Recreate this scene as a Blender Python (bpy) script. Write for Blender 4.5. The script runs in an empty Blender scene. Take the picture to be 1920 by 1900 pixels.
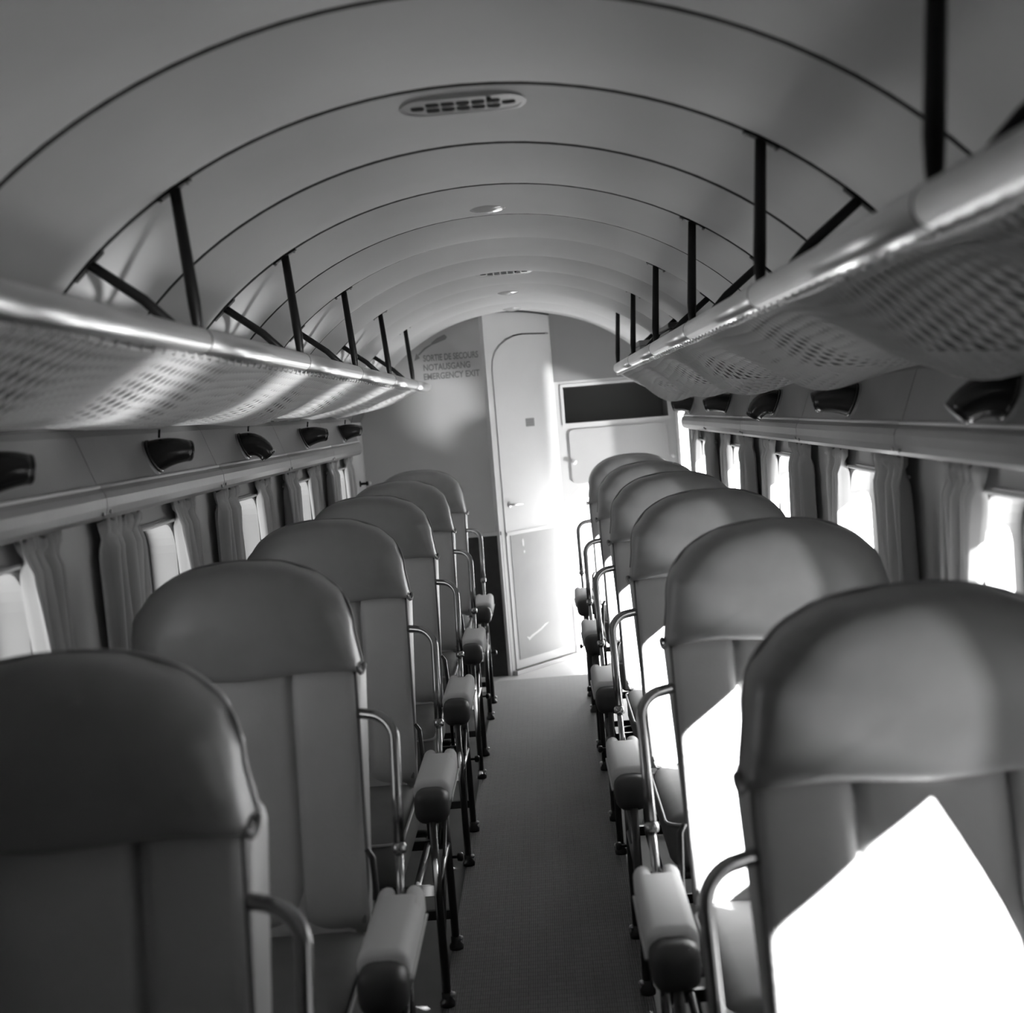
import bpy, bmesh, math, random
from mathutils import Vector, Matrix
random.seed(7)
scene = bpy.context.scene
COL = scene.collection
pi = math.pi

# ------------------------------------------------------------------ camera
CAM = Vector((0.0843, 0.0, 1.3918))
yaw, pitch, roll = 0.0237, -0.0687, -0.0811
fwd = Vector((-math.sin(yaw)*math.cos(pitch), math.cos(yaw)*math.cos(pitch), math.sin(pitch)))
r0 = Vector((math.cos(yaw), math.sin(yaw), 0)); u0 = r0.cross(fwd)
rgt = math.cos(roll)*r0 + math.sin(roll)*u0
upv = -math.sin(roll)*r0 + math.cos(roll)*u0
cd = bpy.data.cameras.new('camera'); cam = bpy.data.objects.new('camera', cd); COL.objects.link(cam)
cd.sensor_fit = 'HORIZONTAL'; cd.sensor_width = 56.0; cd.lens = 75.0; cd.clip_start = 0.02
m = Matrix.Identity(4)
for i in range(3):
    m[i][0] = rgt[i]; m[i][1] = upv[i]; m[i][2] = -fwd[i]; m[i][3] = CAM[i]
cam.matrix_world = m
cd.dof.use_dof = True; cd.dof.focus_distance = 4.2; cd.dof.aperture_fstop = 6.3
scene.camera = cam

# ------------------------------------------------------------------ world, sun, exposure
w = bpy.data.worlds.new('overcast_bright_sky'); scene.world = w; w.use_nodes = True
# bright hazy sky above the horizon, sunlit concrete apron below it
SKY, APRON = 1.4, 4.0
wn_ = w.node_tree; bgn = wn_.nodes['Background']
wtc = wn_.nodes.new('ShaderNodeTexCoord'); wsx = wn_.nodes.new('ShaderNodeSeparateXYZ'); wmr = wn_.nodes.new('ShaderNodeMapRange')
wn_.links.new(wtc.outputs['Generated'], wsx.inputs[0]); wn_.links.new(wsx.outputs['Z'], wmr.inputs['Value'])
wmr.inputs['From Min'].default_value = -0.03; wmr.inputs['From Max'].default_value = 0.03
wmr.inputs['To Min'].default_value = APRON; wmr.inputs['To Max'].default_value = SKY
wn_.links.new(wmr.outputs[0], bgn.inputs[1]); bgn.inputs[0].default_value = (1, 1, 1, 1)
sd = bpy.data.lights.new('sun', 'SUN'); sun = bpy.data.objects.new('sun', sd); COL.objects.link(sun)
sd.energy = 82.0; sd.angle = math.radians(0.6)
SUN = Vector((-1.0, 1.0, -0.70)).normalized()
sun.rotation_euler = (-SUN).to_track_quat('Z', 'Y').to_euler()
# the sun thrown back up through the windows and the doorway by the polished wing
gd = bpy.data.lights.new('wing_glint', 'SUN'); glint = bpy.data.objects.new('wing_glint', gd); COL.objects.link(glint)
gd.energy = 3.2; gd.angle = math.radians(5.0)
GL = Vector((-1.0, 0.84, 0.37)).normalized()
glint.rotation_euler = (-GL).to_track_quat('Z', 'Y').to_euler()
scene.view_settings.view_transform = 'Standard'
scene.view_settings.look = 'None'
scene.view_settings.gamma = 1.0
scene.view_settings.use_curve_mapping = False
scene.view_settings.exposure = 0.0
scene.cycles.use_denoising = True
scene.cycles.max_bounces = 10
scene.cycles.diffuse_bounces = 6
scene.cycles.sample_clamp_indirect = 8.0
scene.cycles.caustics_reflective = False
scene.cycles.caustics_refractive = False

def portal(name, loc, sx, sy, facing):
    l = bpy.data.lights.new(name, 'AREA'); l.shape = 'RECTANGLE'; l.size = sx; l.size_y = sy
    l.cycles.is_portal = True
    o = bpy.data.objects.new(name, l); COL.objects.link(o); o.location = loc
    # area lights shine along -Z; x axis = along cabin, y axis = vertical
    z = -Vector(facing); x = Vector((0, 1, 0)); y = z.cross(x)
    o.matrix_world = Matrix(((x[0], y[0], z[0], loc[0]), (x[1], y[1], z[1], loc[1]), (x[2], y[2], z[2], loc[2]), (0, 0, 0, 1)))
WIN_Y = [1.15 + k for k in range(6)]          # window centres along the cabin
WZ0, WZ1, WHW = 0.76, 1.188, 0.215
for s in (-1, 1):
    for y in WIN_Y[(1 if s < 0 else 0):]:
        portal('window_portal', (s*0.935, y, (WZ0+WZ1)/2), 2*WHW, WZ1-WZ0, (-s, 0, 0))
DOOR_Y0, DOOR_Y1, DOOR_Z0, DOOR_Z1 = 6.89, 7.30, 0.03, 1.375
portal('doorway_portal', (0.935, (DOOR_Y0+DOOR_Y1)/2, (DOOR_Z0+DOOR_Z1)/2), DOOR_Y1-DOOR_Y0, DOOR_Z1-DOOR_Z0, (-1, 0, 0))

# ------------------------------------------------------------------ materials (all neutral greys: black-and-white photograph)
def mat(name, v, rough=0.6, metal=0.0, noise=0.0, nscale=8.0, bump=0.0, bscale=60.0, spec=0.5, sheen=0.0):
    M = bpy.data.materials.new(name); M.use_nodes = True
    nt = M.node_tree; b = nt.nodes['Principled BSDF']
    b.inputs['Base Color'].default_value = (v, v, v, 1); b.inputs['Roughness'].default_value = rough
    b.inputs['Metallic'].default_value = metal; b.inputs['Specular IOR Level'].default_value = spec
    if sheen: b.inputs['Sheen Weight'].default_value = sheen
    tc = nt.nodes.new('ShaderNodeTexCoord')
    if noise:
        n = nt.nodes.new('ShaderNodeTexNoise'); n.inputs['Scale'].default_value = nscale; n.inputs['Detail'].default_value = 4
        nt.links.new(tc.outputs['Object'], n.inputs['Vector'])
        cr = nt.nodes.new('ShaderNodeValToRGB')
        cr.color_ramp.elements[0].position = 0.3; cr.color_ramp.elements[1].position = 0.7
        a = max(0.0, v*(1-noise)); c = min(1.0, v*(1+noise))
        cr.color_ramp.elements[0].color = (a, a, a, 1); cr.color_ramp.elements[1].color = (c, c, c, 1)
        nt.links.new(n.outputs['Fac'], cr.inputs['Fac']); nt.links.new(cr.outputs['Color'], b.inputs['Base Color'])
    if bump:
        n2 = nt.nodes.new('ShaderNodeTexNoise'); n2.inputs['Scale'].default_value = bscale; n2.inputs['Detail'].default_value = 3
        nt.links.new(tc.outputs['Object'], n2.inputs['Vector'])
        bp = nt.nodes.new('ShaderNodeBump'); bp.inputs['Strength'].default_value = bump; bp.inputs['Distance'].default_value = 0.004
        nt.links.new(n2.outputs['Fac'], bp.inputs['Height']); nt.links.new(bp.outputs['Normal'], b.inputs['Normal'])
    return M
M = {}
M['ceil'] = mat('ceiling_cloth', 0.63, 0.75, noise=0.05, nscale=3, bump=0.05, bscale=200)
M['rib'] = mat('rib_piping', 0.03, 0.6)
M['wall'] = mat('wall_cloth', 0.50, 0.75, noise=0.06, nscale=4, bump=0.06, bscale=150)
M['fair'] = mat('fairing_leathercloth', 0.25, 0.36, noise=0.08, nscale=5, bump=0.08, bscale=90)
M['bulk'] = mat('bulkhead_paint', 0.55, 0.55, noise=0.04, nscale=3)
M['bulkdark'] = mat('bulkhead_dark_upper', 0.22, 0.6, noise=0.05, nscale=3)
M['aftupper'] = mat('aft_wall_upper_grey', 0.30, 0.6, noise=0.05, nscale=3)
M['wains'] = mat('wainscot_black', 0.018, 0.5, noise=0.3, nscale=30)
M['white'] = mat('white_enamel', 0.70, 0.42, noise=0.03, nscale=4)
M['kick'] = mat('kick_panel_grey', 0.30, 0.45, noise=0.06, nscale=6)
M['leather'] = mat('seat_leather', 0.55, 0.45, noise=0.07, nscale=7, bump=0.12, bscale=120)
M['header'] = mat('header_leather', 0.27, 0.42, noise=0.10, nscale=9, bump=0.16, bscale=45)
M['cushion'] = mat('cushion_cloth', 0.16, 0.75, noise=0.1, nscale=12)
M['welt'] = mat('welt_leather', 0.30, 0.45)
M['leatherdark'] = mat('armrest_dark_leather', 0.055, 0.5)
M['cover'] = mat('armrest_linen', 0.62, 0.8, bump=0.1, bscale=300)
M['chrome'] = mat('tube_chrome', 0.36, 0.16, metal=1.0)
M['black'] = mat('black_lacquer_metal', 0.025, 0.30)
M['alu'] = mat('polished_aluminium', 0.88, 0.34, metal=1.0)
M['post'] = mat('dark_lacquered_post', 0.012, 0.4, spec=0.25)
M['cord'] = mat('net_cord', 0.80, 0.9)
M['rackshade'] = mat('rack_shade_dark', 0.10, 0.85, noise=0.1, nscale=6)  # rack shade put into the colour, darker than the ceiling cloth
M['bakelite'] = mat('black_bakelite', 0.018, 0.25)
M['metal'] = mat('satin_metal', 0.55, 0.35, metal=1.0)
M['floor'] = mat('floor_linoleum', 0.17, 0.5, noise=0.12, nscale=5)
M['bouncefloor'] = mat('pale_bounce_floor', 0.45, 0.4, noise=0.06, nscale=5)  # kept pale so the sunlit entry throws light back up
M['print'] = mat('grey_print', 0.26, 0.7)
M['dark'] = mat('dark_void', 0.012, 0.8)
M['grille'] = mat('grille_metal', 0.50, 0.35, metal=0.4)
M['card'] = mat('cardboard', 0.40, 0.8, noise=0.1)
M['paper'] = mat('paper_white', 0.75, 0.8)
M['gasket'] = mat('window_gasket', 0.03, 0.6)
M['skin'] = mat('fuselage_skin', 0.5, 0.4, metal=0.6)

def curtain_mat():
    Mt = bpy.data.materials.new('curtain_cloth'); Mt.use_nodes = True; nt = Mt.node_tree
    out = nt.nodes['Material Output']; b = nt.nodes['Principled BSDF']
    b.inputs['Base Color'].default_value = (0.55, 0.55, 0.55, 1); b.inputs['Roughness'].default_value = 0.9
    t = nt.nodes.new('ShaderNodeBsdfTranslucent'); t.inputs[0].default_value = (0.5, 0.5, 0.5, 1)
    mx = nt.nodes.new('ShaderNodeMixShader'); mx.inputs[0].default_value = 0.22
    nt.links.new(b.outputs[0], mx.inputs[1]); nt.links.new(t.outputs[0], mx.inputs[2]); nt.links.new(mx.outputs[0], out.inputs[0])
    return Mt
M['curtain'] = curtain_mat()
def glass_mat(name, fac=0.06, tint=0.96):
    Mt = bpy.data.materials.new(name); Mt.use_nodes = True; nt = Mt.node_tree
    out = nt.nodes['Material Output']; nt.nodes.remove(nt.nodes['Principled BSDF'])
    t = nt.nodes.new('ShaderNodeBsdfTransparent'); t.inputs[0].default_value = (tint, tint, tint, 1)
    g = nt.nodes.new('ShaderNodeBsdfGlossy'); g.inputs['Roughness'].default_value = 0.02
    mx = nt.nodes.new('ShaderNodeMixShader'); mx.inputs[0].default_value = fac
    nt.links.new(t.outputs[0], mx.inputs[1]); nt.links.new(g.outputs[0], mx.inputs[2]); nt.links.new(mx.outputs[0], out.inputs[0])
    return Mt
M['glass'] = glass_mat('window_glass')
M['lens'] = mat('frosted_lamp_lens', 0.55, 0.12)
def carpet_mat():
    Mt = bpy.data.materials.new('ribbed_carpet'); Mt.use_nodes = True; nt = Mt.node_tree; b = nt.nodes['Principled BSDF']
    b.inputs['Roughness'].default_value = 0.9; b.inputs['Sheen Weight'].default_value = 0.8; b.inputs['Sheen Roughness'].default_value = 0.35
    tc = nt.nodes.new('ShaderNodeTexCoord')
    def node(t, **k):
        n = nt.nodes.new(t)
        for a, v in k.items(): setattr(n, a, v)
        return n
    mp = node('ShaderNodeMapping'); mp.inputs['Scale'].default_value = (11, 11, 1)
    br = node('ShaderNodeTexBrick'); br.inputs['Scale'].default_value = 1.0
    br.inputs['Color1'].default_value = (0.15,)*3 + (1,); br.inputs['Color2'].default_value = (0.12,)*3 + (1,); br.inputs['Mortar'].default_value = (0.075,)*3 + (1,)
    br.inputs['Mortar Size'].default_value = 0.035; br.inputs['Mortar Smooth'].default_value = 0.8
    wv = node('ShaderNodeTexWave'); wv.wave_type = 'BANDS'; wv.bands_direction = 'X'; wv.inputs['Scale'].default_value = 55.0; wv.inputs['Distortion'].default_value = 0.6
    mx = node('ShaderNodeMix'); mx.data_type = 'RGBA'; mx.blend_type = 'MULTIPLY'; mx.inputs['Factor'].default_value = 0.55
    nt.links.new(tc.outputs['Object'], mp.inputs[0]); nt.links.new(mp.outputs[0], br.inputs['Vector']); nt.links.new(tc.outputs['Object'], wv.inputs['Vector'])
    nt.links.new(br.outputs['Color'], mx.inputs['A']); nt.links.new(wv.outputs['Color'], mx.inputs['B']); nt.links.new(mx.outputs['Result'], b.inputs['Base Color'])
    bp = node('ShaderNodeBump'); bp.inputs['Strength'].default_value = 0.5; bp.inputs['Distance'].default_value = 0.004
    nt.links.new(wv.outputs['Fac'], bp.inputs['Height']); nt.links.new(bp.outputs[0], b.inputs['Normal'])
    return Mt
M['carpet'] = carpet_mat()

# ------------------------------------------------------------------ helpers
def link(name, me, material, parent=None, smooth=False):
    o = bpy.data.objects.new(name, me); COL.objects.link(o)
    if material is not None and not me.materials: me.materials.append(material)
    if smooth:
        for p in me.polygons: p.use_smooth = True
    if parent is not None: o.parent = parent
    return o
def empty(name, loc=(0, 0, 0)):
    o = bpy.data.objects.new(name, None); COL.objects.link(o); o.location = loc; o.empty_display_size = 0.05
    return o
def tag(o, label=None, cat=None, group=None, kind=None):
    if label: o['label'] = label
    if cat: o['category'] = cat
    if group: o['group'] = group
    if kind: o['kind'] = kind
    return o
class MB:
    def __init__(s): s.v = []; s.f = []
    def add(s, vs, fs):
        n = len(s.v); s.v += [tuple(p) for p in vs]; s.f += [tuple(i+n for i in f) for f in fs]; return s
    def tube(s, pts, r, n=10, cap=True):
        pts = [Vector(p) for p in pts]; vs = []; fs = []
        rr = r if isinstance(r, (list, tuple)) else [r]*len(pts)
        T0 = (pts[1]-pts[0]).normalized(); a = Vector((0, 0, 1)) if abs(T0.z) < 0.9 else Vector((1, 0, 0))
        N = T0.cross(a).normalized()
        for i, p in enumerate(pts):
            T = (pts[min(i+1, len(pts)-1)]-pts[max(i-1, 0)]).normalized()
            N = (N - T*N.dot(T)).normalized(); B = T.cross(N)
            for k in range(n):
                an = 2*pi*k/n; vs.append(p + (N*math.cos(an)+B*math.sin(an))*rr[i])
        for i in range(len(pts)-1):
            for k in range(n):
                fs.append((i*n+k, i*n+(k+1) % n, (i+1)*n+(k+1) % n, (i+1)*n+k))
        if cap:
            fs.append(tuple(range(n-1, -1, -1))); fs.append(tuple((len(pts)-1)*n+k for k in range(n)))
        return s.add(vs, fs)
    def box(s, x0, x1, y0, y1, z0, z1):
        vs = [(x0, y0, z0), (x1, y0, z0), (x1, y1, z0), (x0, y1, z0), (x0, y0, z1), (x1, y0, z1), (x1, y1, z1), (x0, y1, z1)]
        return s.add(vs, [(0, 3, 2, 1), (4, 5, 6, 7), (0, 1, 5, 4), (1, 2, 6, 5), (2, 3, 7, 6), (3, 0, 4, 7)])
    def lathe(s, prof, c, axis=(0, 0, 1), n=16):
        ax = Vector(axis).normalized(); a = Vector((0, 0, 1)) if abs(ax.z) < 0.9 else Vector((1, 0, 0))
        N = ax.cross(a).normalized(); B = ax.cross(N); c = Vector(c); vs = []; fs = []
        for r, h in prof:
            for k in range(n):
                an = 2*pi*k/n; vs.append(c+ax*h+(N*math.cos(an)+B*math.sin(an))*max(r, 1e-4))
        for i in range(len(prof)-1):
            for k in range(n): fs.append((i*n+k, i*n+(k+1) % n, (i+1)*n+(k+1) % n, (i+1)*n+k))
        fs.append(tuple(range(n-1, -1, -1))); fs.append(tuple((len(prof)-1)*n+k for k in range(n)))
        return s.add(vs, fs)
    def mesh(s, name):
        me = bpy.data.meshes.new(name); me.from_pydata(s.v, [], s.f); me.update()
        bm = bmesh.new(); bm.from_mesh(me); bmesh.ops.recalc_face_normals(bm, faces=bm.faces); bm.to_mesh(me); bm.free()
        return me
    def obj(s, name, material, parent=None, smooth=False): return link(name, s.mesh(name), material, parent, smooth)
def rbox(x0, x1, y0, y1, z0, z1, bev, seg=3):
    bm = bmesh.new(); bmesh.ops.create_cube(bm, size=1.0)
    for v in bm.verts:
        v.co = Vector(((x0+x1)/2+v.co.x*(x1-x0), (y0+y1)/2+v.co.y*(y1-y0), (z0+z1)/2+v.co.z*(z1-z0)))
    bmesh.ops.bevel(bm, geom=bm.edges[:], offset=bev, segments=seg, profile=0.5, affect='EDGES')
    me = bpy.data.meshes.new('rounded_box'); bm.to_mesh(me); bm.free(); return me
def poly_extrude(name, outer, holes, to3d, depth):
    """flat polygon with holes in 2-D, mapped by to3d(a,b) and extruded by the vector depth"""
    bm = bmesh.new(); edges = []
    for loop in [outer]+holes:
        vs = [bm.verts.new(to3d(a, b)) for a, b in loop]
        for i in range(len(vs)): edges.append(bm.edges.new((vs[i], vs[(i+1) % len(vs)])))
    bmesh.ops.triangle_fill(bm, use_beauty=True, edges=edges)
    r = bmesh.ops.extrude_face_region(bm, geom=bm.faces[:]+bm.edges[:]+bm.verts[:])
    bmesh.ops.translate(bm, vec=Vector(depth), verts=[g for g in r['geom'] if isinstance(g, bmesh.types.BMVert)])
    bmesh.ops.recalc_face_normals(bm, faces=bm.faces)
    me = bpy.data.meshes.new(name); bm.to_mesh(me); bm.free(); return me
def rrect(a0, a1, b0, b1, r, n=6):
    pts = []
    for cx, cy, st in ((a1-r, b1-r, 0), (a0+r, b1-r, pi/2), (a0+r, b0+r, pi), (a1-r, b0+r, 1.5*pi)):
        for k in range(n+1):
            an = st+pi/2*k/n; pts.append((cx+r*math.cos(an), cy+r*math.sin(an)))
    return pts
EA, EB, EZ = 0.88, 0.75, 1.187            # vault ellipse
def vz(x): return EZ+EB*math.sqrt(max(0, 1-(x/EA)**2))
ORD = ['first', 'second', 'third', 'fourth', 'fifth', 'sixth', 'seventh']
HW = 0.84                                  # half width between the walls
YN, YF = -0.20, 7.66                       # near and far ends of the shell

# ------------------------------------------------------------------ setting: floor, walls, ceiling
fl = MB().box(-0.92, 0.92, YN, YF+0.1, -0.06, 0.0).obj('floor', M['floor']); tag(fl, kind='structure')

MB().box(-0.84, 0.84, 6.80, YF, 0.0, 0.004).obj('bounce_floor', M['bouncefloor'], fl)  # pale sheet added to bounce sun up to the far ceiling
def wall(side):
    s = -1 if side == 'left' else 1
    holes = [rrect(y-WHW, y+WHW, WZ0, WZ1, 0.075) for y in WIN_Y[(1 if s < 0 else 0):]]
    if s > 0: holes.append(rrect(DOOR_Y0, DOOR_Y1, DOOR_Z0, DOOR_Z1, 0.06))
    me = poly_extrude('wall_'+side, [(YN, -0.02), (YF, -0.02), (YF, 1.44), (YN, 1.44)], holes, lambda a, b: (s*HW, a, b), (s*0.08, 0, 0))
    o = link('wall_'+side, me, M['wall']); tag(o, kind='structure'); return o
WL, WR = wall('left'), wall('right')
wn = 0
for s in (-1, 1):
    for k, y in enumerate(WIN_Y):
        if s < 0 and k == 0: continue
        wn += 1
        W = empty('window_%d' % wn, (s*HW, y, WZ0)); tag(W, kind='structure')
        def loc(a, b, s=s, d=0.0): return (s*d, a, b-WZ0)
        # rubber gasket round the outer pane, sash bar, pane, inner rim
        me = poly_extrude('gasket', rrect(-WHW+0.001, WHW-0.001, WZ0+0.001, WZ1-0.001, 0.074), [rrect(-WHW+0.016, WHW-0.016, WZ0+0.016, WZ1-0.016, 0.062)], lambda a, b: loc(a, b, s, 0.058), (s*0.015, 0, 0))
        link('gasket', me, M['gasket'], W)
        me = poly_extrude('pane', rrect(-WHW+0.012, WHW-0.012, WZ0+0.012, WZ1-0.012, 0.06), [], lambda a, b: loc(a, b, s, 0.066), (s*0.003, 0, 0))
        link('pane', me, M['glass'], W)
        me = poly_extrude('rim', rrect(-WHW-0.014, WHW+0.014, WZ0-0.014, WZ1+0.014, 0.085), [rrect(-WHW, WHW, WZ0, WZ1, 0.075)], lambda a, b: loc(a, b, s, 0.0), (-s*0.007, 0, 0))
        link('rim', me, M['wall'], W)
# front end of the cabin, behind the camera
fw = poly_extrude('wall_front', [(-HW-0.08, -0.02), (HW+0.08, -0.02), (HW+0.08, 1.2), (0.86, 1.34)]+[(EA*math.sin(t), EZ+EB*math.cos(t)) for t in [1.25-2.5*i/30 for i in range(31)]]+[(-0.86, 1.34), (-HW-0.08, 1.2)], [], lambda a, b: (a, YN, b), (0, -0.05, 0))
tag(link('wall_front', fw, M['leatherdark']), kind='structure')

# vaulted ceiling: outer shell, a padded cloth panel per bay, dark piping on every rib
TM = 1.285
def vault_pt(t, y, off=0.0):
    nx, nz = math.sin(t)/EA, math.cos(t)/EB; l = math.hypot(nx, nz)
    return (EA*math.sin(t)-off*nx/l, y, EZ+EB*math.cos(t)-off*nz/l)
NT = 44
sh = MB(); ys = [YN-0.05, YF+0.1]
vs = []; fs = []
for off in (-0.03, -0.06):
    for y in ys:
        for i in range(NT+1): vs.append(vault_pt(-TM+2*TM*i/NT, y, off))
n = NT+1
for i in range(NT):
    fs += [(i, i+1, n+i+1, n+i), (2*n+i, 3*n+i, 3*n+i+1, 2*n+i+1), (i, 2*n+i, 2*n+i+1, i+1), (n+i, n+i+1, 3*n+i+1, 3*n+i)]
fs += [(0, n, 3*n, 2*n), (NT, 2*n+NT, 3*n+NT, n+NT)]
CE = sh.add(vs, fs).obj('ceiling', M['skin']); tag(CE, kind='structure')
RIBS = [2.3024+0.5*k for k in range(-5, 11)]
bays = list(zip(RIBS[:-1], RIBS[1:]))+[(RIBS[-1], YF+0.02)]
def bay_mesh(y0, y1, h=0.017, sag=1.0):
    b = MB(); vs = []; NY = 10
    for j in range(NY+1):
        s_ = j/NY; y = y0+(y1-y0)*s_
        bul = h*(1-(2*s_-1)**2)
        for i in range(NT+1):
            t = -TM+2*TM*i/NT
            e = min(1.0, (TM-abs(t))*4.0)
            vs.append(vault_pt(t, y, bul*e))
    fs = [(j*n+i, j*n+i+1, (j+1)*n+i+1, (j+1)*n+i) for j in range(NY) for i in range(NT)]
    b.add(vs, fs)
    # back skin gives the pad its thickness
    vs2 = [vault_pt(-TM+2*TM*i/NT, y, -0.022) for y in (y0, y1) for i in range(NT+1)]
    b.add(vs2, [(i, n+i, n+i+1, i+1) for i in range(NT)])
    return b
for y0, y1 in bays:
    bay_mesh(y0, y1, 0.028 if y1-y0 > 0.4 else 0.008).obj('ceiling_panel', M['ceil'], CE, smooth=True)
# shade behind the luggage nets, put in as dark sheets over the flanks
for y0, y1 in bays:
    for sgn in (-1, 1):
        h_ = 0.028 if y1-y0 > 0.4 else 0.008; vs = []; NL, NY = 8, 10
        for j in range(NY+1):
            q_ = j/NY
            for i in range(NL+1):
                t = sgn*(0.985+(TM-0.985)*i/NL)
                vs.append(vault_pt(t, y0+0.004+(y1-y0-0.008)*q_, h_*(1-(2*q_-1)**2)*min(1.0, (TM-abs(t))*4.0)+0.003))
        MB().add(vs, [(j*(NL+1)+i, j*(NL+1)+i+1, (j+1)*(NL+1)+i+1, (j+1)*(NL+1)+i) for j in range(NY) for i in range(NL)]).obj('shade_sheet', M['rackshade'], CE, smooth=True)
rib_me = MB().tube([vault_pt(-TM+2*TM*i/60, 0, -0.0015) for i in range(61)], 0.0070, 6).mesh('rib_piping')
for y in RIBS:
    o = link('rib_piping', rib_me, M['rib'], CE, smooth=True); o.location = (0, y, 0)

# side fairings (air ducts) between the nets and the windows
FP = [(0.842, 1.425), (0.828, 1.424), (0.815, 1.410), (0.782, 1.318), (0.776, 1.306), (0.768, 1.300), (0.764, 1.288), (0.764, 1.270), (0.768, 1.256), (0.778, 1.247), (0.842, 1.243)]
FY0, FY1 = YN, 6.62
def fairing(s, i):
    T = empty('trim_%d' % i, (s*HW, 0, 1.243)); tag(T, kind='structure')
    joints = [FY0]+[1.65+k for k in range(5)]+[FY1]
    for a, b in zip(joints[:-1], joints[1:]):
        q = MB(); nP = len(FP); vs = []
        cut = 0.0
        for y in (a+0.0015, b-0.0015):
            for (x, z) in FP:
                yy = y
                if b == FY1 and y > b-0.1: yy = y - (z-1.243)*0.0 + (0.842-x)*(-0.9)
                vs.append((s*(x-HW), yy, z-1.243))
        fs = [(k, k+1, nP+k+1, nP+k) for k in range(nP-1)]+[(nP-1, 0, nP, 2*nP-1), tuple(range(nP)), tuple(range(2*nP-1, nP-1, -1))]
        q.add(vs, fs).obj('fairing_panel', M['fair'], T)
        bead = MB().tube([(s*(0.7760-HW), a+0.003, 1.3110-1.243), (s*(0.7760-HW), (b-0.06 if b == FY1 else b-0.003), 1.3110-1.243)], 0.0036, 6)
        bead.obj('bead', M['white'], T, smooth=True)
        if b < FY1:
            for dz, dy in ((0.009, -0.025), (0.012, 0.02)):
                MB().lathe([(0.004, 0), (0.004, 0.003), (0.002, 0.0045)], (s*(0.7665-HW), b+dy, dz+0.006), (-s, 0, 0), 8).obj('screw', M['metal'], T, True)
    return T
fairing(-1, 1); fairing(1, 2)

# ------------------------------------------------------------------ aft bulkhead
BY = 7.18
def arch_poly(x0, x1, z0, n=24):
    pts = [(x0, z0), (x1, z0)]
    for i in range(n+1):
        x = x1+(x0-x1)*i/n; pts.append((x, vz(x)+0.005 if abs(x) < 0.845 else 1.40))
    return pts
lb = poly_extrude('wall_aft_left', arch_poly(-0.845, -0.15, 0.765), [], lambda a, b: (a, BY, b), (0, 0.03, 0))
WB = tag(link('wall_aft_left', lb, M['bulk']), kind='structure')
MB().box(-0.84, -0.152, BY-0.004, BY+0.026, 0.0, 0.755).obj('wainscot', M['wains'], WB)
MB().box(-0.84, -0.152, BY-0.012, BY+0.02, 0.752, 0.772).obj('dado_rail', M['bulk'], WB)
def text_obj(body, x, z, y, size, width, parent, material, lean=0.0):
    cu = bpy.data.curves.new('lettering', 'FONT'); cu.body = body; cu.size = size; cu.extrude = 0.0006; cu.offset = 0.0012
    to = bpy.data.objects.new('lettering_source', cu); COL.objects.link(to); bpy.context.view_layer.update()
    dg = bpy.context.evaluated_depsgraph_get(); me = bpy.data.meshes.new_from_object(to.evaluated_get(dg)); bpy.data.objects.remove(to)
    xs = [v.co.x for v in me.vertices]; sx = width/(max(xs)-min(xs)); x0 = min(xs)
    for v in me.vertices: v.co = Vector((x+(v.co.x-x0)*sx, y-v.co.z, z+v.co.y))
    me.materials.clear(); me.flip_normals()
    return link('lettering', me, material, parent)
text_obj('SORTIE DE SECOURS', -0.485, 1.690, BY-0.001, 0.046, 0.287, WB, M['print'])
text_obj('NOTAUSGANG', -0.488, 1.641, BY-0.001, 0.046, 0.245, WB, M['print'])
text_obj('EMERGENCY EXIT', -0.490, 1.594, BY-0.001, 0.046, 0.293, WB, M['print'])
# painted arrow: blunt tail, thin shaft, barbed head
ar = MB()
def flat(pts, y=BY-0.0012): 
    k = len(pts); ar.add([(a, y, b) for a, b in pts]+[(a, y+0.001, b) for a, b in pts], [tuple(range(k)), tuple(range(2*k-1, k-1, -1))]+[(i, k+i, k+(i+1) % k, (i+1) % k) for i in range(k)])
flat([(-0.365, 1.822), (-0.352, 1.808), (-0.36, 1.795), (-0.40, 1.782), (-0.432, 1.772), (-0.436, 1.784), (-0.405, 1.806)])
flat([(-0.430, 1.782), (-0.434, 1.772), (-0.470, 1.752), (-0.505, 1.722), (-0.512, 1.728), (-0.475, 1.760)])
flat([(-0.532, 1.697), (-0.502, 1.708), (-0.508, 1.722), (-0.520, 1.735)])
ar.obj('arrow', M['print'], WB)

# oblique toilet door wall
A2 = Vector((-0.15, 7.18)); B2 = Vector((0.19, 7.60)); tv = (B2-A2).normalized(); nv = Vector((tv.y, -tv.x))   # nv points into the cabin
PL = (B2-A2).length
def ob(a, d, z): p = A2+tv*a+nv*d; return (p.x, p.y, z)
door_out = [(0.028, 0.03), (PL-0.022, 0.03), (PL-0.022, 1.802)]+[(0.30, 1.800), (0.23, 1.792), (0.16, 1.772), (0.10, 1.742), (0.060, 1.708), (0.036, 1.668), (0.028, 1.62)]
wall_top = [(PL+0.02, 1.95), (-0.02, 1.95)]
gap = [(0.022, 0.0), (PL-0.016, 0.0), (PL-0.016, 1.810)]+[(0.295, 1.808), (0.226, 1.800), (0.155, 1.780), (0.094, 1.748), (0.054, 1.713), (0.030, 1.670), (0.022, 1.62)]
outer = [(-0.02, 0.0), (0.022, 0.0), (0.022, 1.62), (0.030, 1.670), (0.054, 1.713), (0.094, 1.748), (0.155, 1.780), (0.226, 1.800), (0.295, 1.808), (PL-0.016, 1.810), (PL-0.016, 0.0), (PL+0.02, 0.0), (PL+0.02, 1.95), (-0.02, 1.95)]
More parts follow.
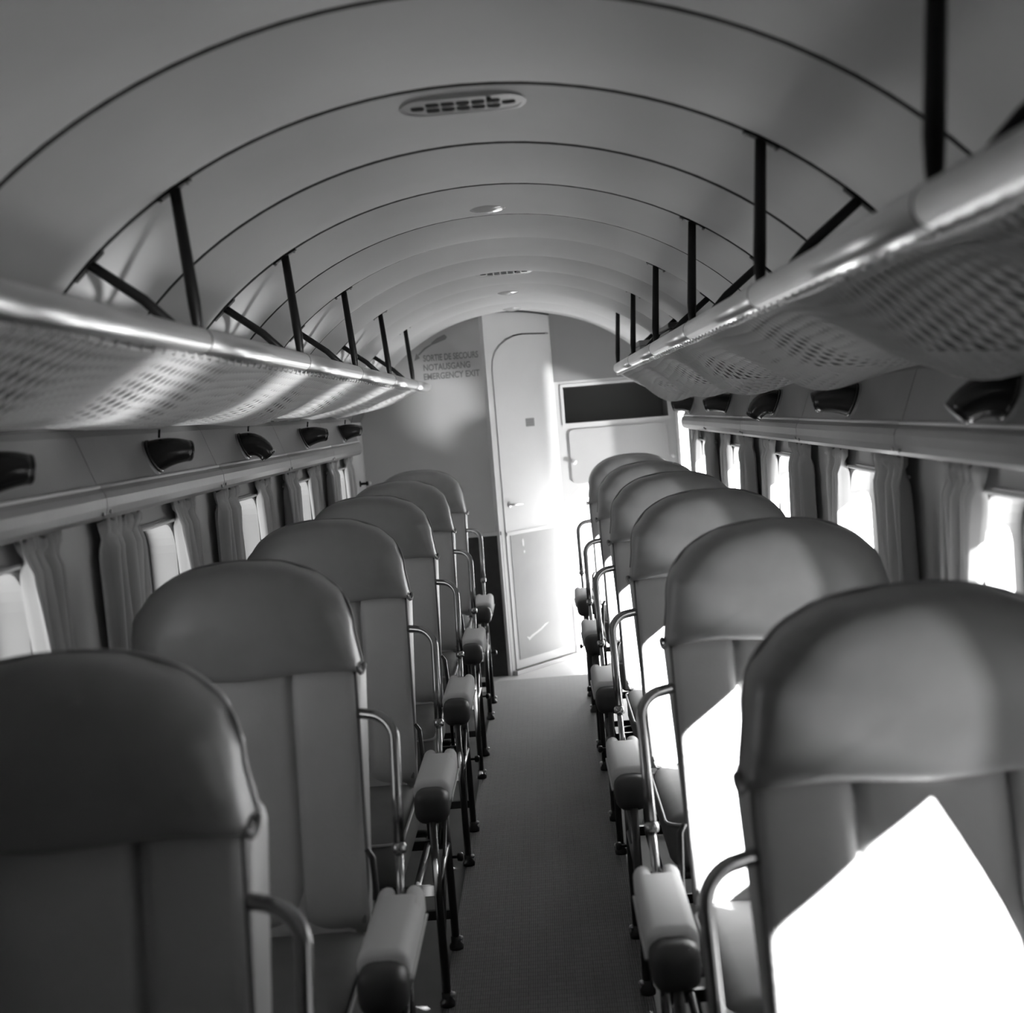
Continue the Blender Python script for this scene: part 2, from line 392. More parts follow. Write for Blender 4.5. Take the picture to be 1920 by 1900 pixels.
dw = poly_extrude('wall_aft_middle', outer, [], lambda a, b: ob(a, 0, b), (-nv.x*0.03, -nv.y*0.03, 0))
WM = tag(link('wall_aft_middle', dw, M['white']), kind='structure')
link('frame_backing', poly_extrude('frame_backing', gap, [], lambda a, b: ob(a, -0.022, b), (-nv.x*0.006, -nv.y*0.006, 0)), M['dark'], WM)
link('corner_post', poly_extrude('corner_post', [(PL+0.004, 0.0), (PL+0.034, 0.0), (PL+0.034, 1.90), (PL+0.004, 1.90)], [], lambda a, b: ob(a, 0.006, b), (-nv.x*0.03, -nv.y*0.03, 0)), M['white'], WM)
MB().tube([ob(-0.01+0.03*i, 0.004, vz((A2+tv*(-0.01+0.03*i)).x)-0.012) for i in range(19)], 0.006, 6).obj('ceiling_bead', M['rib'], WM, True)
D = tag(empty('door_1', ob(PL/2, 0, 0)), kind='structure'); dl = D.location.copy()
def ol(a, d, z): p = Vector(ob(a, d, z))-dl; return tuple(p)
link('door_leaf', poly_extrude('door_leaf', door_out, [], lambda a, b: ol(a, 0.004, b), (-nv.x*0.024, -nv.y*0.024, 0)), M['white'], D)
link('kick_panel', poly_extrude('kick_panel', [(0.058, 0.075), (PL-0.048, 0.075), (PL-0.048, 0.742), (0.058, 0.742)], [], lambda a, b: ol(a, 0.007, b), (-nv.x*0.004, -nv.y*0.004, 0)), M['kick'], D)
link('kick_rail', poly_extrude('kick_rail', [(0.03, 0.742), (PL-0.024, 0.742), (PL-0.024, 0.760), (0.03, 0.760)], [], lambda a, b: ol(a, 0.010, b), (-nv.x*0.006, -nv.y*0.006, 0)), M['white'], D)
pl_ = link('placard', poly_extrude('placard', rrect(0.264, 0.336, 1.306, 1.351, 0.004, 2), [], lambda a, b: ol(a, 0.006, b), (-nv.x*0.003, -nv.y*0.003, 0)), M['kick'], D)
for zz in (1.316, 1.328, 1.340):
    link('print_line', poly_extrude('print_line', [(0.27, zz-0.0025), (0.33, zz-0.0025), (0.33, zz+0.0025), (0.27, zz+0.0025)], [], lambda a, b: ol(a, 0.0068, b), (-nv.x*0.001, -nv.y*0.001, 0)), M['print'], pl_)
hd = MB().lathe([(0.016, 0), (0.016, 0.004), (0.007, 0.006), (0.007, 0.026)], ol(0.075, 0.004, 0.905), (nv.x, nv.y, 0), 12)
hd.tube([ol(0.07, 0.03, 0.905), ol(0.10, 0.033, 0.904), ol(0.155, 0.03, 0.900)], [0.006, 0.006, 0.004], 8); hd.obj('handle', M['alu'], D, True)
for pts in ([(0.125, 0.19), (0.15, 0.182), (0.17, 0.192), (0.20, 0.20), (0.25, 0.215), (0.29, 0.232), (0.325, 0.236), (0.30, 0.226), (0.25, 0.203), (0.20, 0.188), (0.165, 0.175), (0.145, 0.165)],
            [(0.148, 0.705), (0.158, 0.716), (0.166, 0.70), (0.163, 0.672), (0.152, 0.675)], [(0.155, 0.648), (0.168, 0.650), (0.167, 0.636), (0.156, 0.636)]):
    link('scuff_mark', poly_extrude('scuff_mark', pts, [], lambda a, b: ol(a, 0.0078, b), (-nv.x*0.001, -nv.y*0.001, 0)), M['paper'], D)
link('door_sill', poly_extrude('door_sill', [(0.0, 0.0), (PL, 0.0), (PL, 0.026), (0.0, 0.026)], [], lambda a, b: ob(a, 0.03, b), (-nv.x*0.045, -nv.y*0.045, 0)), M['metal'], WM)

# aft wall of the entry vestibule with a luggage shelf niche
RY = 7.60
niche = [(0.236, 1.302), (0.806, 1.302), (0.806, 1.503), (0.236, 1.503)]
upper = poly_extrude('wall_aft_right', [(0.17, 0.0), (0.845, 0.0)]+[(x, (vz(x)+0.006) if x < 0.84 else 1.43) for x in [0.845-0.0225*i for i in range(31)]], [niche], lambda a, b: (a, RY, b), (0, 0.03, 0))
WV = tag(link('wall_aft_right', upper, M['white']), kind='structure')
link('dark_upper_panel', poly_extrude('dark_upper_panel', [(0.19, 1.535), (0.80, 1.535)]+[(x, vz(x)-0.002) for x in [0.775-0.0195*i for i in range(31)]], [], lambda a, b: (a, RY-0.004, b), (0, 0.004, 0)), M['aftupper'], WV)
nb = MB()
for bx in ((0.226, 0.816, RY+0.031, RY+0.33, 1.292, 1.302), (0.226, 0.816, RY+0.031, RY+0.33, 1.503, 1.513), (0.226, 0.236, RY+0.031, RY+0.33, 1.302, 1.503), (0.806, 0.816, RY+0.031, RY+0.33, 1.302, 1.503), (0.226, 0.816, RY+0.33, RY+0.34, 1.292, 1.513)): nb.box(*bx)
nb.obj('shelf_niche', M['bulkdark'], WV)
link('niche_trim', poly_extrude('niche_trim', rrect(0.220, 0.822, 1.286, 1.519, 0.01, 3), [niche], lambda a, b: (a, RY-0.008, b), (0, 0.008, 0)), M['white'], WV)
cp = link('cabinet_door', poly_extrude('cabinet_door', rrect(0.250, 0.792, 0.968, 1.268, 0.03, 5), [], lambda a, b: (a, RY-0.014, b), (0, 0.014, 0)), M['bulk'], WV)
MB().lathe([(0.005, 0), (0.005, 0.012), (0.012, 0.016), (0.014, 0.024), (0.009, 0.031)], (0.268, RY-0.014, 1.09), (0, -1, 0), 12).obj('knob', M['paper'], cp, True)
MB().lathe([(0.005, 0), (0.005, 0.010), (0.011, 0.014), (0.012, 0.022), (0.007, 0.028)], (0.815, RY-0.002, 1.082), (0, -1, 0), 12).obj('coat_knob', M['paper'], WV, True)

# entry doorway on the right: outer jamb lining
jl = poly_extrude('trim_3', rrect(DOOR_Y0-0.03, DOOR_Y1+0.03, DOOR_Z0-0.0, DOOR_Z1+0.022, 0.08), [rrect(DOOR_Y0, DOOR_Y1, DOOR_Z0+0.004, DOOR_Z1, 0.06)], lambda a, b: (HW, a, b), (-0.01, 0, 0))
tag(link('trim_3', jl, M['white']), kind='structure')

# ------------------------------------------------------------------ carpet runner
cr = rbox(-0.246, 0.248, YN+0.02, 7.02, 0.0005, 0.012, 0.004, 2)
tag(link('carpet_runner', cr, M['carpet']), 'long dark ribbed carpet runner along the aisle floor', 'carpet')

# ------------------------------------------------------------------ seats
HWD = 0.222; ZS = 0.933
def yf(z): return -(ZS-z)*0.17
def header_outline(k=72):
    pts = []
    zb, zs, zt = ZS-0.012, 0.992, 1.143
    # bottom edge, aisle side up, over the crown, down
    for i in range(10): pts.append((-HWD+2*HWD*i/10, zb+0.004*math.sin(i/10*pi*3)))
    for i in range(5): pts.append((HWD-0.010*i/5, zb+(zs-zb)*i/5))
    N = 30
    for i in range(N+1):
        t = pi*i/N; c, s_ = math.cos(t), math.sin(t)
        e = 2/2.35
        x = (HWD-0.010)*math.copysign(abs(c)**e, c); z = zs+(zt-zs)*abs(s_)**e
        pts.append((x, z))
    for i in range(1, 5): pts.append((-HWD+0.010*(5-i)/5, zs-(zs-zb)*i/5))
    return pts
def header_mesh(a):
    o = header_outline(); b = MB(); k = len(o); cx, cz = 0.0, 1.03
    rings = [(0.30, -0.060), (0.62, -0.056), (0.82, -0.045), (0.93, -0.029), (0.985, -0.010), (1.0, 0.015), (1.0, 0.06), (0.985, 0.085), (0.93, 0.105), (0.80, 0.12), (0.45, 0.13)]
    rnd = random.Random(3)
    vs = [(0, -0.061, cz)]
    wob = [0.0]*k
    for i in range(k): wob[i] = 0.0016*math.sin(i*1.7)+0.0014*math.sin(i*0.9+1)
    for s_, y in rings:
        for i, (x, z) in enumerate(o):
            ww = 1+wob[i]*(1 if s_ > 0.9 else 0)/0.2
            bulgeaisle = 0.006*math.exp(-((x*a-0.2)/0.04)**2)*math.sin(z*95) if s_ > 0.8 else 0
            sz = s_*ww
            if z < cz: sz = 1-(1-s_)*0.22            # the lower edge stays a straight hem over the back
            sxx = s_*ww if z > cz else 1-(1-s_)*(1-0.5*min(1, (cz-z)/0.1))
            hang = min(1.0, max(0.0, (cz-z)/0.1)) if y < 0.02 else 0
            vs.append((cx+(x-cx)*sxx, y*(1-0.40*hang)-0.005*hang*(1 if s_ > 0.9 else 0)+bulgeaisle*0.6, cz+(z-cz)*sz))
    vs.append((0, 0.131, cz))
    fs = [(0, 1+(i+1) % k, 1+i) for i in range(k)]
    R_ = len(rings)
    for r_ in range(R_-1):
        for i in range(k):
            p = 1+r_*k; q = p+k; fs.append((p+i, p+(i+1) % k, q+(i+1) % k, q+i))
    e = len(vs)-1; p = 1+(R_-1)*k
    fs += [(e, p+i, p+(i+1) % k) for i in range(k)]
    return b.add(vs, fs)
def back_panel(x0, x1, bulge, recess, zb=0.43, zt=0.945):
    b = MB(); NX, NZ = 8, 12; vs = []
    for j in range(NZ+1):
        z = zb+(zt-zb)*j/NZ
        low = max(0, (0.52-z)/0.09)
        for i in range(NX+1):
            u = 2*i/NX-1; x = x0+(x1-x0)*i/NX
            y = yf(z)-bulge*(1-abs(u)**2.6)+recess+0.02*low*low
            vs.append((x, y, z))
    fs = [(j*(NX+1)+i, j*(NX+1)+i+1, (j+1)*(NX+1)+i+1, (j+1)*(NX+1)+i) for j in range(NZ) for i in range(NX)]
    base = len(vs)
    for (x, z) in ((x0, zb), (x1, zb), (x1, zt), (x0, zt)): vs.append((x, yf(z)+0.035, z))
    # sides
    bot = list(range(NX+1)); top = [NZ*(NX+1)+i for i in range(NX+1)]
    lef = [j*(NX+1) for j in range(NZ+1)]; rig = [j*(NX+1)+NX for j in range(NZ+1)]
    fs += [tuple(bot+[base+1, base]), tuple(top[::-1]+[base+3, base+2]), tuple(lef[::-1]+[base, base+3]), tuple(rig+[base+2, base+1]), (base, base+1, base+2, base+3)]
    return b.add(vs, fs)
def build_seat(a):
    """a = side of the aisle in local x (+1 or -1); the seat faces -y, toward the camera; origin on the floor"""
    root = empty('cabin_seat')
    # back shell with rounded edges
    bm = bmesh.new(); bmesh.ops.create_cube(bm, size=1.0)
    for v in bm.verts: v.co = Vector((v.co.x*(2*HWD-0.004), 0.085+v.co.y*0.15, 0.667+v.co.z*0.53))
    bmesh.ops.bevel(bm, geom=bm.edges[:], offset=0.034, segments=4, profile=0.5, affect='EDGES')
    for v in bm.verts:
        v.co.y += yf(v.co.z)
        if v.co.z < 0.55: v.co.x *= 1-0.12*((0.55-v.co.z)/0.14)**2
    me = bpy.data.meshes.new('back_shell'); bm.to_mesh(me); bm.free()
    link('back_shell', me, M['leather'], root, True)
    for (x0, x1, bu, re) in ((-HWD+0.010, -0.0975, 0.006, 0.0), (-0.0925, 0.0895, 0.013, 0.010), (0.0945, HWD-0.010, 0.006, 0.0)):
        back_panel(x0, x1, bu, re).obj('back_panel', M['leather'], root, True)
    for sx in (-1, 1):
        pts = [(sx*(HWD-0.008-0.02*max(0, (0.56-z)/0.13)**2), yf(z)+0.010, z) for z in [0.45+0.49*i/16 for i in range(17)]]
        MB().tube(pts, 0.0042, 6).obj('welt', M['welt'], root, True)
    h = header_mesh(a).obj('headrest', M['header'], root, True)
    o = header_outline()
    MB().tube([(x*1.0, 0.058+0.002*math.sin(i*0.8), 1.03+(z-1.03)*1.0) for i, (x, z) in enumerate(o[9:-1])], 0.0036, 6).obj('piping', M['header'], h, True)
    for sx in (-1, 1):
        c = Vector((sx*(HWD+0.001), 0.02, ZS-0.012))
        MB().tube([c+Vector((sx*0.008*math.sin(t*1.0), 0.03*math.cos(t), 0.006*math.sin(2*t))) for t in [2*pi*i/12 for i in range(13)]], 0.0038, 6).obj('tie', M['welt'], h, True)
    # cushion
    cm = rbox(-0.212, 0.212, -0.53, -0.045, 0.305, 0.435, 0.04, 4)
    for v in cm.vertices:
        if v.co.z > 0.40: v.co.z += 0.022*(1-(v.co.x/0.212)**2)*(1-((v.co.y+0.28)/0.26)**2)
    cu = link('seat_cushion', cm, M['cushion'], root, True)
    MB().tube([(x, y, 0.418) for x, y in rrect(-0.214, 0.214, -0.532, -0.06, 0.04, 4)]+[(0.214, -0.10, 0.418)], 0.004, 6).obj('cushion_welt', M['welt'], cu, True)
    fr = MB(); FZ = 0.292
    fr.tube([(x, y, FZ) for x, y in rrect(-0.235, 0.235, -0.50, -0.05, 0.03, 4)]+[(0.235, -0.10, FZ)], 0.011, 8)
    fr.obj('seat_frame', M['black'], root, True)
    for sx in (1, -1):
        X = a*sx*(0.2845 if sx > 0 else 0.272)
        # bent support tube from the back down to the frame
        pth = [(a*sx*0.205, 0.0, 0.838), (a*sx*0.228, -0.006, 0.836)]
        for i in range(9):
            t = pi/2*i/8; pth.append((X-a*sx*0.045+a*sx*0.045*math.sin(t), -0.012-0.03*(i/8), 0.79+0.045*math.cos(t)))
        pth += [(X, -0.075, 0.70), (X, -0.115, 0.605)]
        MB().tube(pth, 0.0105, 10).obj('arm_tube', M['chrome'], root, True)
        MB().tube([(X, -0.113, 0.61), (X, -0.15, 0.52), (X, -0.155, 0.40), (X*0.93, -0.155, 0.295)], 0.0078, 10).obj('telescopic_rod', M['chrome'], root, True)
        MB().lathe([(0.0125, 0), (0.014, 0.004), (0.014, 0.014), (0.011, 0.018)], (X, -0.118, 0.594), (0, 0.37, 0.93), 12).obj('collar', M['chrome'], root, True)
        MB().tube([(a*sx*0.222, -0.10, 0.60), (a*sx*0.232, -0.105, 0.585), (a*sx*0.238, -0.125, 0.50), (a*sx*0.238, -0.13, 0.30)], [0.005, 0.006, 0.006, 0.006], 8).obj('hinge_bar', M['black'], root, True)
        # armrest: dark leather pad with a notched linen cover
        px = X; hw_ = 0.044 if sx > 0 else 0.032
        ap = link('armrest', rbox(px-hw_+0.003, px+hw_-0.003, -0.505, -0.175, 0.446, 0.527, 0.028, 4), M['leatherdark'], root, True)
        bm = bmesh.new()
        for bx in ((px-hw_, px+hw_, -0.456, -0.172, 0.474, 0.537, 0.020), (px-hw_+0.001, px-0.010, -0.24, -0.128, 0.476, 0.536, 0.016), (px+0.010, px+hw_-0.001, -0.24, -0.128, 0.476, 0.536, 0.016)):
            t_ = rbox(*bx, 4); bm.from_mesh(t_); bpy.data.meshes.remove(t_)
        for v in bm.verts: v.co.z += 0.005*(1-min(1, abs((v.co.x-px)/hw_))**2)
        me = bpy.data.meshes.new('linen_cover'); bm.to_mesh(me); bm.free()
        link('linen_cover', me, M['cover'], ap, True)
        MB().tube([(px+a*sx*(hw_+0.0005), -0.44+0.29*i/8, 0.486) for i in range(9)], 0.0025, 6).obj('hem', M['cover'], ap, True)
        # legs
        for ly, zt in ((-0.15, 0.40), (-0.494, 0.455)):
            lg = MB().tube([(X, ly, 0.022), (X, ly, 0.2), (X, ly, zt)], [0.0105, 0.0105, 0.0095], 10).obj('leg', M['black'], root, True)
            MB().lathe([(0.019, 0.0125), (0.019, 0.022), (0.013, 0.03), (0.013, 0.045)], (X, ly, 0), (0, 0, 1), 12).obj('foot', M['black'], lg, True)
            MB().lathe([(0.006, 0), (0.006, 0.006), (0.004, 0.010)], (X+a*sx*0.010, ly-0.004, 0.04), (a*sx*0.8, -0.3, 0.3), 10).obj('bolt', M['alu'], lg, True)
        MB().tube([(X, -0.15, 0.292), (X, -0.494, 0.292)], 0.008, 8).obj('side_rail', M['black'], root, True)
        MB().tube([(X, -0.494, 0.11), (X, -0.32, 0.27), (X, -0.15, 0.36)], 0.005, 8).obj('brace', M['black'], root, True)
        if sx > 0:
            MB().lathe([(0.004, 0), (0.004, 0.014), (0.011, 0.016), (0.012, 0.026), (0.008, 0.030)], (X+a*0.008, -0.15, 0.255), (a, -0.1, 0), 12).obj('thumb_screw', M['black'], root, True)
    for ly, z in ((-0.15, 0.105), (-0.494, 0.292), (-0.15, 0.292)):
        MB().box(min(-a*0.27, a*0.283), max(-a*0.27, a*0.283), ly-0.006, ly+0.006, z-0.012, z+0.012).obj('crossbar', M['black'], root)
    return root
def copy_tree(o, parent=None):
    c = o.copy(); COL.objects.link(c); c.parent = parent
    for ch in o.children: copy_tree(ch, c)
    return c
for side, s, y0 in (('left', -1, 1.633), ('right', 1, 1.622)):
    proto = build_seat(-s)
    for k in range(6):
        o = proto if k == 0 else copy_tree(proto)
        o.location = (s*0.52, y0+k, 0)
        o.location.y += ([-0.04, -0.025, 0, 0, 0, 0] if s < 0 else [0, 0, 0, 0.015, 0, 0])[k]   # seats slide a little on their tracks
        lab = 'leather cabin seat with linen armrests in the %s row, %s from the camera' % (side, ORD[k])
        if k == 0: lab = 'leather cabin seat nearest the camera in the %s row' % side
        if k == 5: lab = 'leather cabin seat farthest from the camera in the %s row' % side
        tag(o, lab, 'seat', 'cabin seats in the %s row' % side)

# ------------------------------------------------------------------ luggage racks: rail, posts, braces, net
RX, RZ = 0.4695, 1.556
POSTY = 2.3024
def rack(side, s, y_end, posts):
    root = empty('luggage_rack', (s*RX, POSTY, RZ))
    tag(root, 'aluminium luggage rack with sagging cord net along the %s wall' % side, 'luggage rack', 'overhead luggage racks')
    def L(x, y, z): return (s*x-s*RX, y-POSTY, z-RZ)
    prof = []
    for i in range(20):
        t = 2*pi*i/20; prof.append((RX+0.006+0.028*math.copysign(abs(math.cos(t))**0.8, math.cos(t)), RZ-0.004+0.023*math.copysign(abs(math.sin(t))**0.9, math.sin(t))))
    jo = [-0.18]+[POSTY+k for k in posts]+[y_end]
    for a, b in zip(jo[:-1], jo[1:]):
        if b-a < 0.05: continue
        q = MB(); k = len(prof); vs = [L(x, y, z) for y in (a+0.003, b-0.003) for x, z in prof]
        q.add(vs, [(i, (i+1) % k, k+(i+1) % k, k+i) for i in range(k)]+[tuple(range(k)), tuple(range(2*k-1, k-1, -1))])
        o = q.obj('rail_tube', M['alu'], root, True)
        # dark lip behind the tube
        MB().add([L(x, y, z) for y in (a+0.003, b-0.003) for x, z in ((RX+0.028, RZ+0.010), (RX+0.062, RZ+0.020), (RX+0.062, RZ+0.014), (RX+0.028, RZ+0.002))],
                 [(0, 1, 5, 4), (1, 2, 6, 5), (2, 3, 7, 6), (3, 0, 4, 7), (0, 3, 2, 1), (4, 5, 6, 7)]).obj('rail_lip', M['alu'], root)
    for k in posts:
        y = POSTY+k
        q = MB(); vs = []; kk = len(prof)
        for yy in (y-0.0025, y+0.0025):
            for x, z in prof: vs.append(L(RX+0.006+(x-RX-0.006)*1.012, yy, RZ-0.004+(z-RZ+0.004)*1.012))
        q.add(vs, [(i, (i+1) % kk, kk+(i+1) % kk, kk+i) for i in range(kk)]+[tuple(range(kk)), tuple(range(2*kk-1, kk-1, -1))]).obj('joint_ring', M['post'], root, True)
        tx, tz = 0.487, vz(0.487)-0.004
        po = MB().tube([L(RX, y, RZ+0.006), L(RX+0.0015, y, RZ+0.03), L(RX+0.003, y, RZ+0.06), L(tx, y, tz)], [0.006, 0.0095, 0.011, 0.0095], 10).obj('post', M['post'], root, True)
        br = MB()
        for d in (-0.028, 0.028):
            br.add([L(x_, yy, vz(x_)-h_) for x_ in (tx+min(0, d), tx+max(0, d)) for yy in (y-0.009, y+0.009) for h_ in (0.003, 0.009)], [(0, 1, 3, 2), (4, 6, 7, 5), (0, 4, 5, 1), (2, 3, 7, 6), (0, 2, 6, 4), (1, 5, 7, 3)])
        br.obj('bracket', M['post'], po)
        for d in (-0.024, 0.024):
            MB().lathe([(0.004, 0), (0.004, 0.003), (0.002, 0.005)], L(tx+d, y, vz(tx+d)-0.009), (0, 0, -1), 8).obj('screw', M['metal'], po, True)
        bx, bz = 0.642, vz(0.642)-0.006
        bc = MB().tube([L(bx, y, bz), L((bx+RX)/2, y, (bz+RZ)/2+0.002), L(RX+0.03, y, RZ+0.012)], 0.0095, 10).obj('brace', M['post'], root, True)
        br = MB()
        br.add([L(x_, yy, vz(x_)-h_) for x_ in (bx-0.024, bx+0.026) for yy in (y-0.009, y+0.009) for h_ in (0.003, 0.010)], [(0, 1, 3, 2), (4, 6, 7, 5), (0, 4, 5, 1), (2, 3, 7, 6), (0, 2, 6, 4), (1, 5, 7, 3)])
        br.obj('bracket', M['post'], bc)
    # net: diamond mesh of cords hung from the rail to the wall
    y0, y1 = -0.12, (6.55 if s < 0 else 6.42)
    rnd = random.Random(5 if s < 0 else 9)
    bul = [(rnd.uniform(0, 6.28), rnd.uniform(0.8, 1.2)) for _ in range(8)]
    def net_pt(u, y):
        # u 0 at rail, 1 at wall
        x = RX+0.006+(0.832-RX-0.006)*u
        z0 = RZ-0.028; zw = 1.424 if s > 0 else 1.431
        # pronounced bags between the posts, tight at some of them
        ph = (y-POSTY)
        bag = 0.5+0.5*math.cos(2*pi*(ph-0.5)) if s > 0 else 0.55+0.45*math.cos(2*pi*(ph-0.5)+0.8)
        far = min(1.0, max(0.0, (y-3.6)/2.5))
        depth = (0.022+0.048*bag) if s > 0 else (0.024-0.020*far+0.022*bag*(1-0.5*far))
        zz = z0+(zw-z0)*u - depth*4*u*(1-u)*(1.0+0.25*math.sin(2*pi*(u-0.2)))
        zz += 0.004*math.sin(9*y+5*u)+0.003*math.sin(23*y+2)*u*(1-u)*4
        yy = y+0.02*math.sin(3.1*y+4*u)*u*(1-u)*4+0.012*math.sin(7*u+y)
        return L(x, yy, zz)
    CW = 0.030; NR = 16
    NCc = int((y1-y0)/CW)
    q = MB(); vs = []; fs = []
    rc = 0.0023
    def seg(p, r_):
        p = Vector(p); r_ = Vector(r_); T = (r_-p).normalized(); Nn = T.cross(Vector((0, 1, 0.3))).normalized(); B = T.cross(Nn)
        n0 = len(vs)
        for c in (p, r_):
            for k in range(3):
                an = 2*pi*k/3; vs.append(c+(Nn*math.cos(an)+B*math.sin(an))*rc)
        for k in range(3): fs.append((n0+k, n0+(k+1) % 3, n0+3+(k+1) % 3, n0+3+k))
    for j in range(NR):
        for i in range(NCc):
            ya = y0+(i+(0.5 if j % 2 else 0))*CW
            a_ = net_pt(j/NR, ya)
            for d in (-0.5, 0.5): seg(a_, net_pt((j+1)/NR, ya+d*CW))
    q.v = [tuple(v) for v in vs]; q.f = fs
    me = bpy.data.meshes.new('net'); me.from_pydata(q.v, [], q.f); me.update()
    o = link('net', me, M['cord'], root); o['kind'] = 'stuff'
    # selvedge cords
    for u in (0.0, 1.0):
        MB().tube([net_pt(u, y0+(y1-y0)*i/120) for i in range(121)], 0.0035, 6).obj('edge_cord', M['cord'], root, True)
    MB().tube([net_pt(i/24, y1) for i in range(25)], 0.0035, 6).obj('edge_cord', M['cord'], root, True)
    # lacing cord loops round the rail
    q = MB()
    for i in range(int((y1-y0)/0.06)):
        y = y0+0.03+i*0.06
        q.tube([L(RX-0.004, y, RZ-0.027), L(RX+0.002, y+0.010, RZ-0.034), L(RX+0.008, y+0.02, RZ-0.031)], 0.0018, 5)
    o = q.obj('lacing', M['cord'], root, True); o['kind'] = 'stuff'
    return root
rack('left', -1, 7.05, [-2, -1, 0, 1, 2, 3, 4])
rack('right', 1, 6.33, [-2, -1, 0, 1, 2, 3, 4])

# ------------------------------------------------------------------ air spouts on the fairings
def spout(s, y, k, side):
    c = Vector((s*0.800, y, 1.352)); root = empty('air_spout', c)
    tag(root, 'black bakelite air spout on the %s fairing, %s from the camera' % (side, ORD[k]), 'air vent', 'air spouts along the fairings')
    ax = Vector((-s, 0.0, 0.30)).normalized() if False else Vector((-s*0.92, 0.0, 0.36)).normalized()
    MB().lathe([(0.060, -0.024), (0.052, -0.008), (0.044, 0.004), (0.039, 0.012)], (0, 0, 0), ax, 20).obj('base', M['fair'], root, True)
    MB().lathe([(0.039, 0.010), (0.041, 0.013), (0.039, 0.017)], (0, 0, 0), ax, 20).obj('collar', M['bakelite'], root, True)
    # bent, tapering nozzle with an open mouth
    if k == 2: out = Vector((-s*0.45, 0.25, -0.85)).normalized()
    elif s < 0: out = Vector((0.80, 0.55, -0.12)).normalized()
    else: out = Vector((-0.90, 0.25, -0.22)).normalized()
    if k == 0 and s > 0: out = Vector((-0.75, 0.1, -0.65)).normalized()
    p0 = ax*0.008; pts = []; rad = []
    for i in range(9):
        t = i/8
        d = (ax*(1-t)+out*t).normalized()
        p0 = p0+d*0.0108 if i else p0
        pts.append(p0.copy()); rad.append(0.038-0.014*t**1.2)
    MB().tube(pts, rad, 16).obj('nozzle', M['bakelite'], root, True)
    MB().lathe([(0.0225, -0.004), (0.0245, 0.0), (0.0235, 0.004)], pts[-1], (pts[-1]-pts[-2]), 16).obj('mouth_ring', M['bakelite'], root, True)
    MB().tube([ax*0.03+Vector((0, 0, 0.035)), ax*0.034+Vector((0, -0.004, 0.052))], 0.003, 6).obj('lever', M['bakelite'], root, True)
for k, y in enumerate((2.10, 3.09, 4.05, 5.10, 6.10)): spout(-1, y, k, 'left')
for k, y in enumerate((2.07, 3.09, 4.07, 5.09, 6.30)): spout(1, y, k, 'right')

# ------------------------------------------------------------------ curtains and rods
def curtain(s, y, near, k, side):
    if near: t0, t1, b0, b1, m0, m1 = -0.375, -0.09, -0.345, -0.175, -0.36, -0.13
    else: t0, t1, b0, b1, m0, m1 = 0.165, 0.385, 0.325, 0.385, 0.225, 0.385
    X = s*0.812; root_z = 0.70
    NZ, NY = 26, 40; vs = []; ph = random.uniform(0, 6)
    for j in range(NZ+1):
        v = j/NZ; z = 1.243-(1.243-root_z)*v
        gat = 1.0 if v > 0.10 else 1.0
        a = t0+(b0-t0)*v; b = t1+(b1-t1)*v
        pin = 1-0.10*math.exp(-((v-0.09)/0.035)**2)
        mid = (a+b)/2; a = mid+(a-mid)*pin; b = mid+(b-mid)*pin
        for i in range(NY+1):
            u = i/NY
            amp = (0.010 if v < 0.09 else 0.017)
            fold = math.sin(u*2*pi*(9 if v < 0.07 else 4.5)+ph+0.5*math.sin(3*v))
            vs.append((s*(0.812-0.84)+s*(-amp*fold-0.004*math.sin(11*u+5*v)), a+(b-a)*u+0.004*math.sin(u*25+ph+v*3), z-root_z+(0.008*math.sin(u*40+ph) if j == 0 else 0)))
    fs = [(j*(NY+1)+i, j*(NY+1)+i+1, (j+1)*(NY+1)+i+1, (j+1)*(NY+1)+i) for j in range(NZ) for i in range(NY)]
    me = bpy.data.meshes.new('curtain'); me.from_pydata(vs, [], fs); me.update()
    o = link('window_curtain', me, M['curtain'], None, True); o.location = (s*HW, y, root_z)
    so = o.modifiers.new('thickness', 'SOLIDIFY'); so.thickness = 0.0015
    tag(o, 'gathered cloth curtain on the %s side of the %s window from the camera, %s wall' % ('near' if near else 'far', ORD[k], side), 'curtain', 'window curtains')
for side, s in (('left', -1), ('right', 1)):
    for k, y in enumerate(WIN_Y):
        if s < 0 and k == 0: continue
        if s < 0: k -= 1
        yc = y-0.03
        for near in (True, False): curtain(s, yc, near, k, side)
        r_ = empty('curtain_rod', (s*0.822, yc, 1.196))
        tag(r_, 'thin white curtain rod above the %s window from the camera, %s wall' % (ORD[k], side), 'curtain rod', 'curtain rods')
        MB().tube([(0, -0.34, 0), (0, 0.34, 0)], 0.004, 8).obj('rod', M['white'], r_, True)
        for yy in (-0.25, 0.32):
            MB().box(min(0, s*0.018), max(0, s*0.018), yy-0.006, yy+0.006, -0.008, 0.008).obj('bracket', M['metal'], r_)

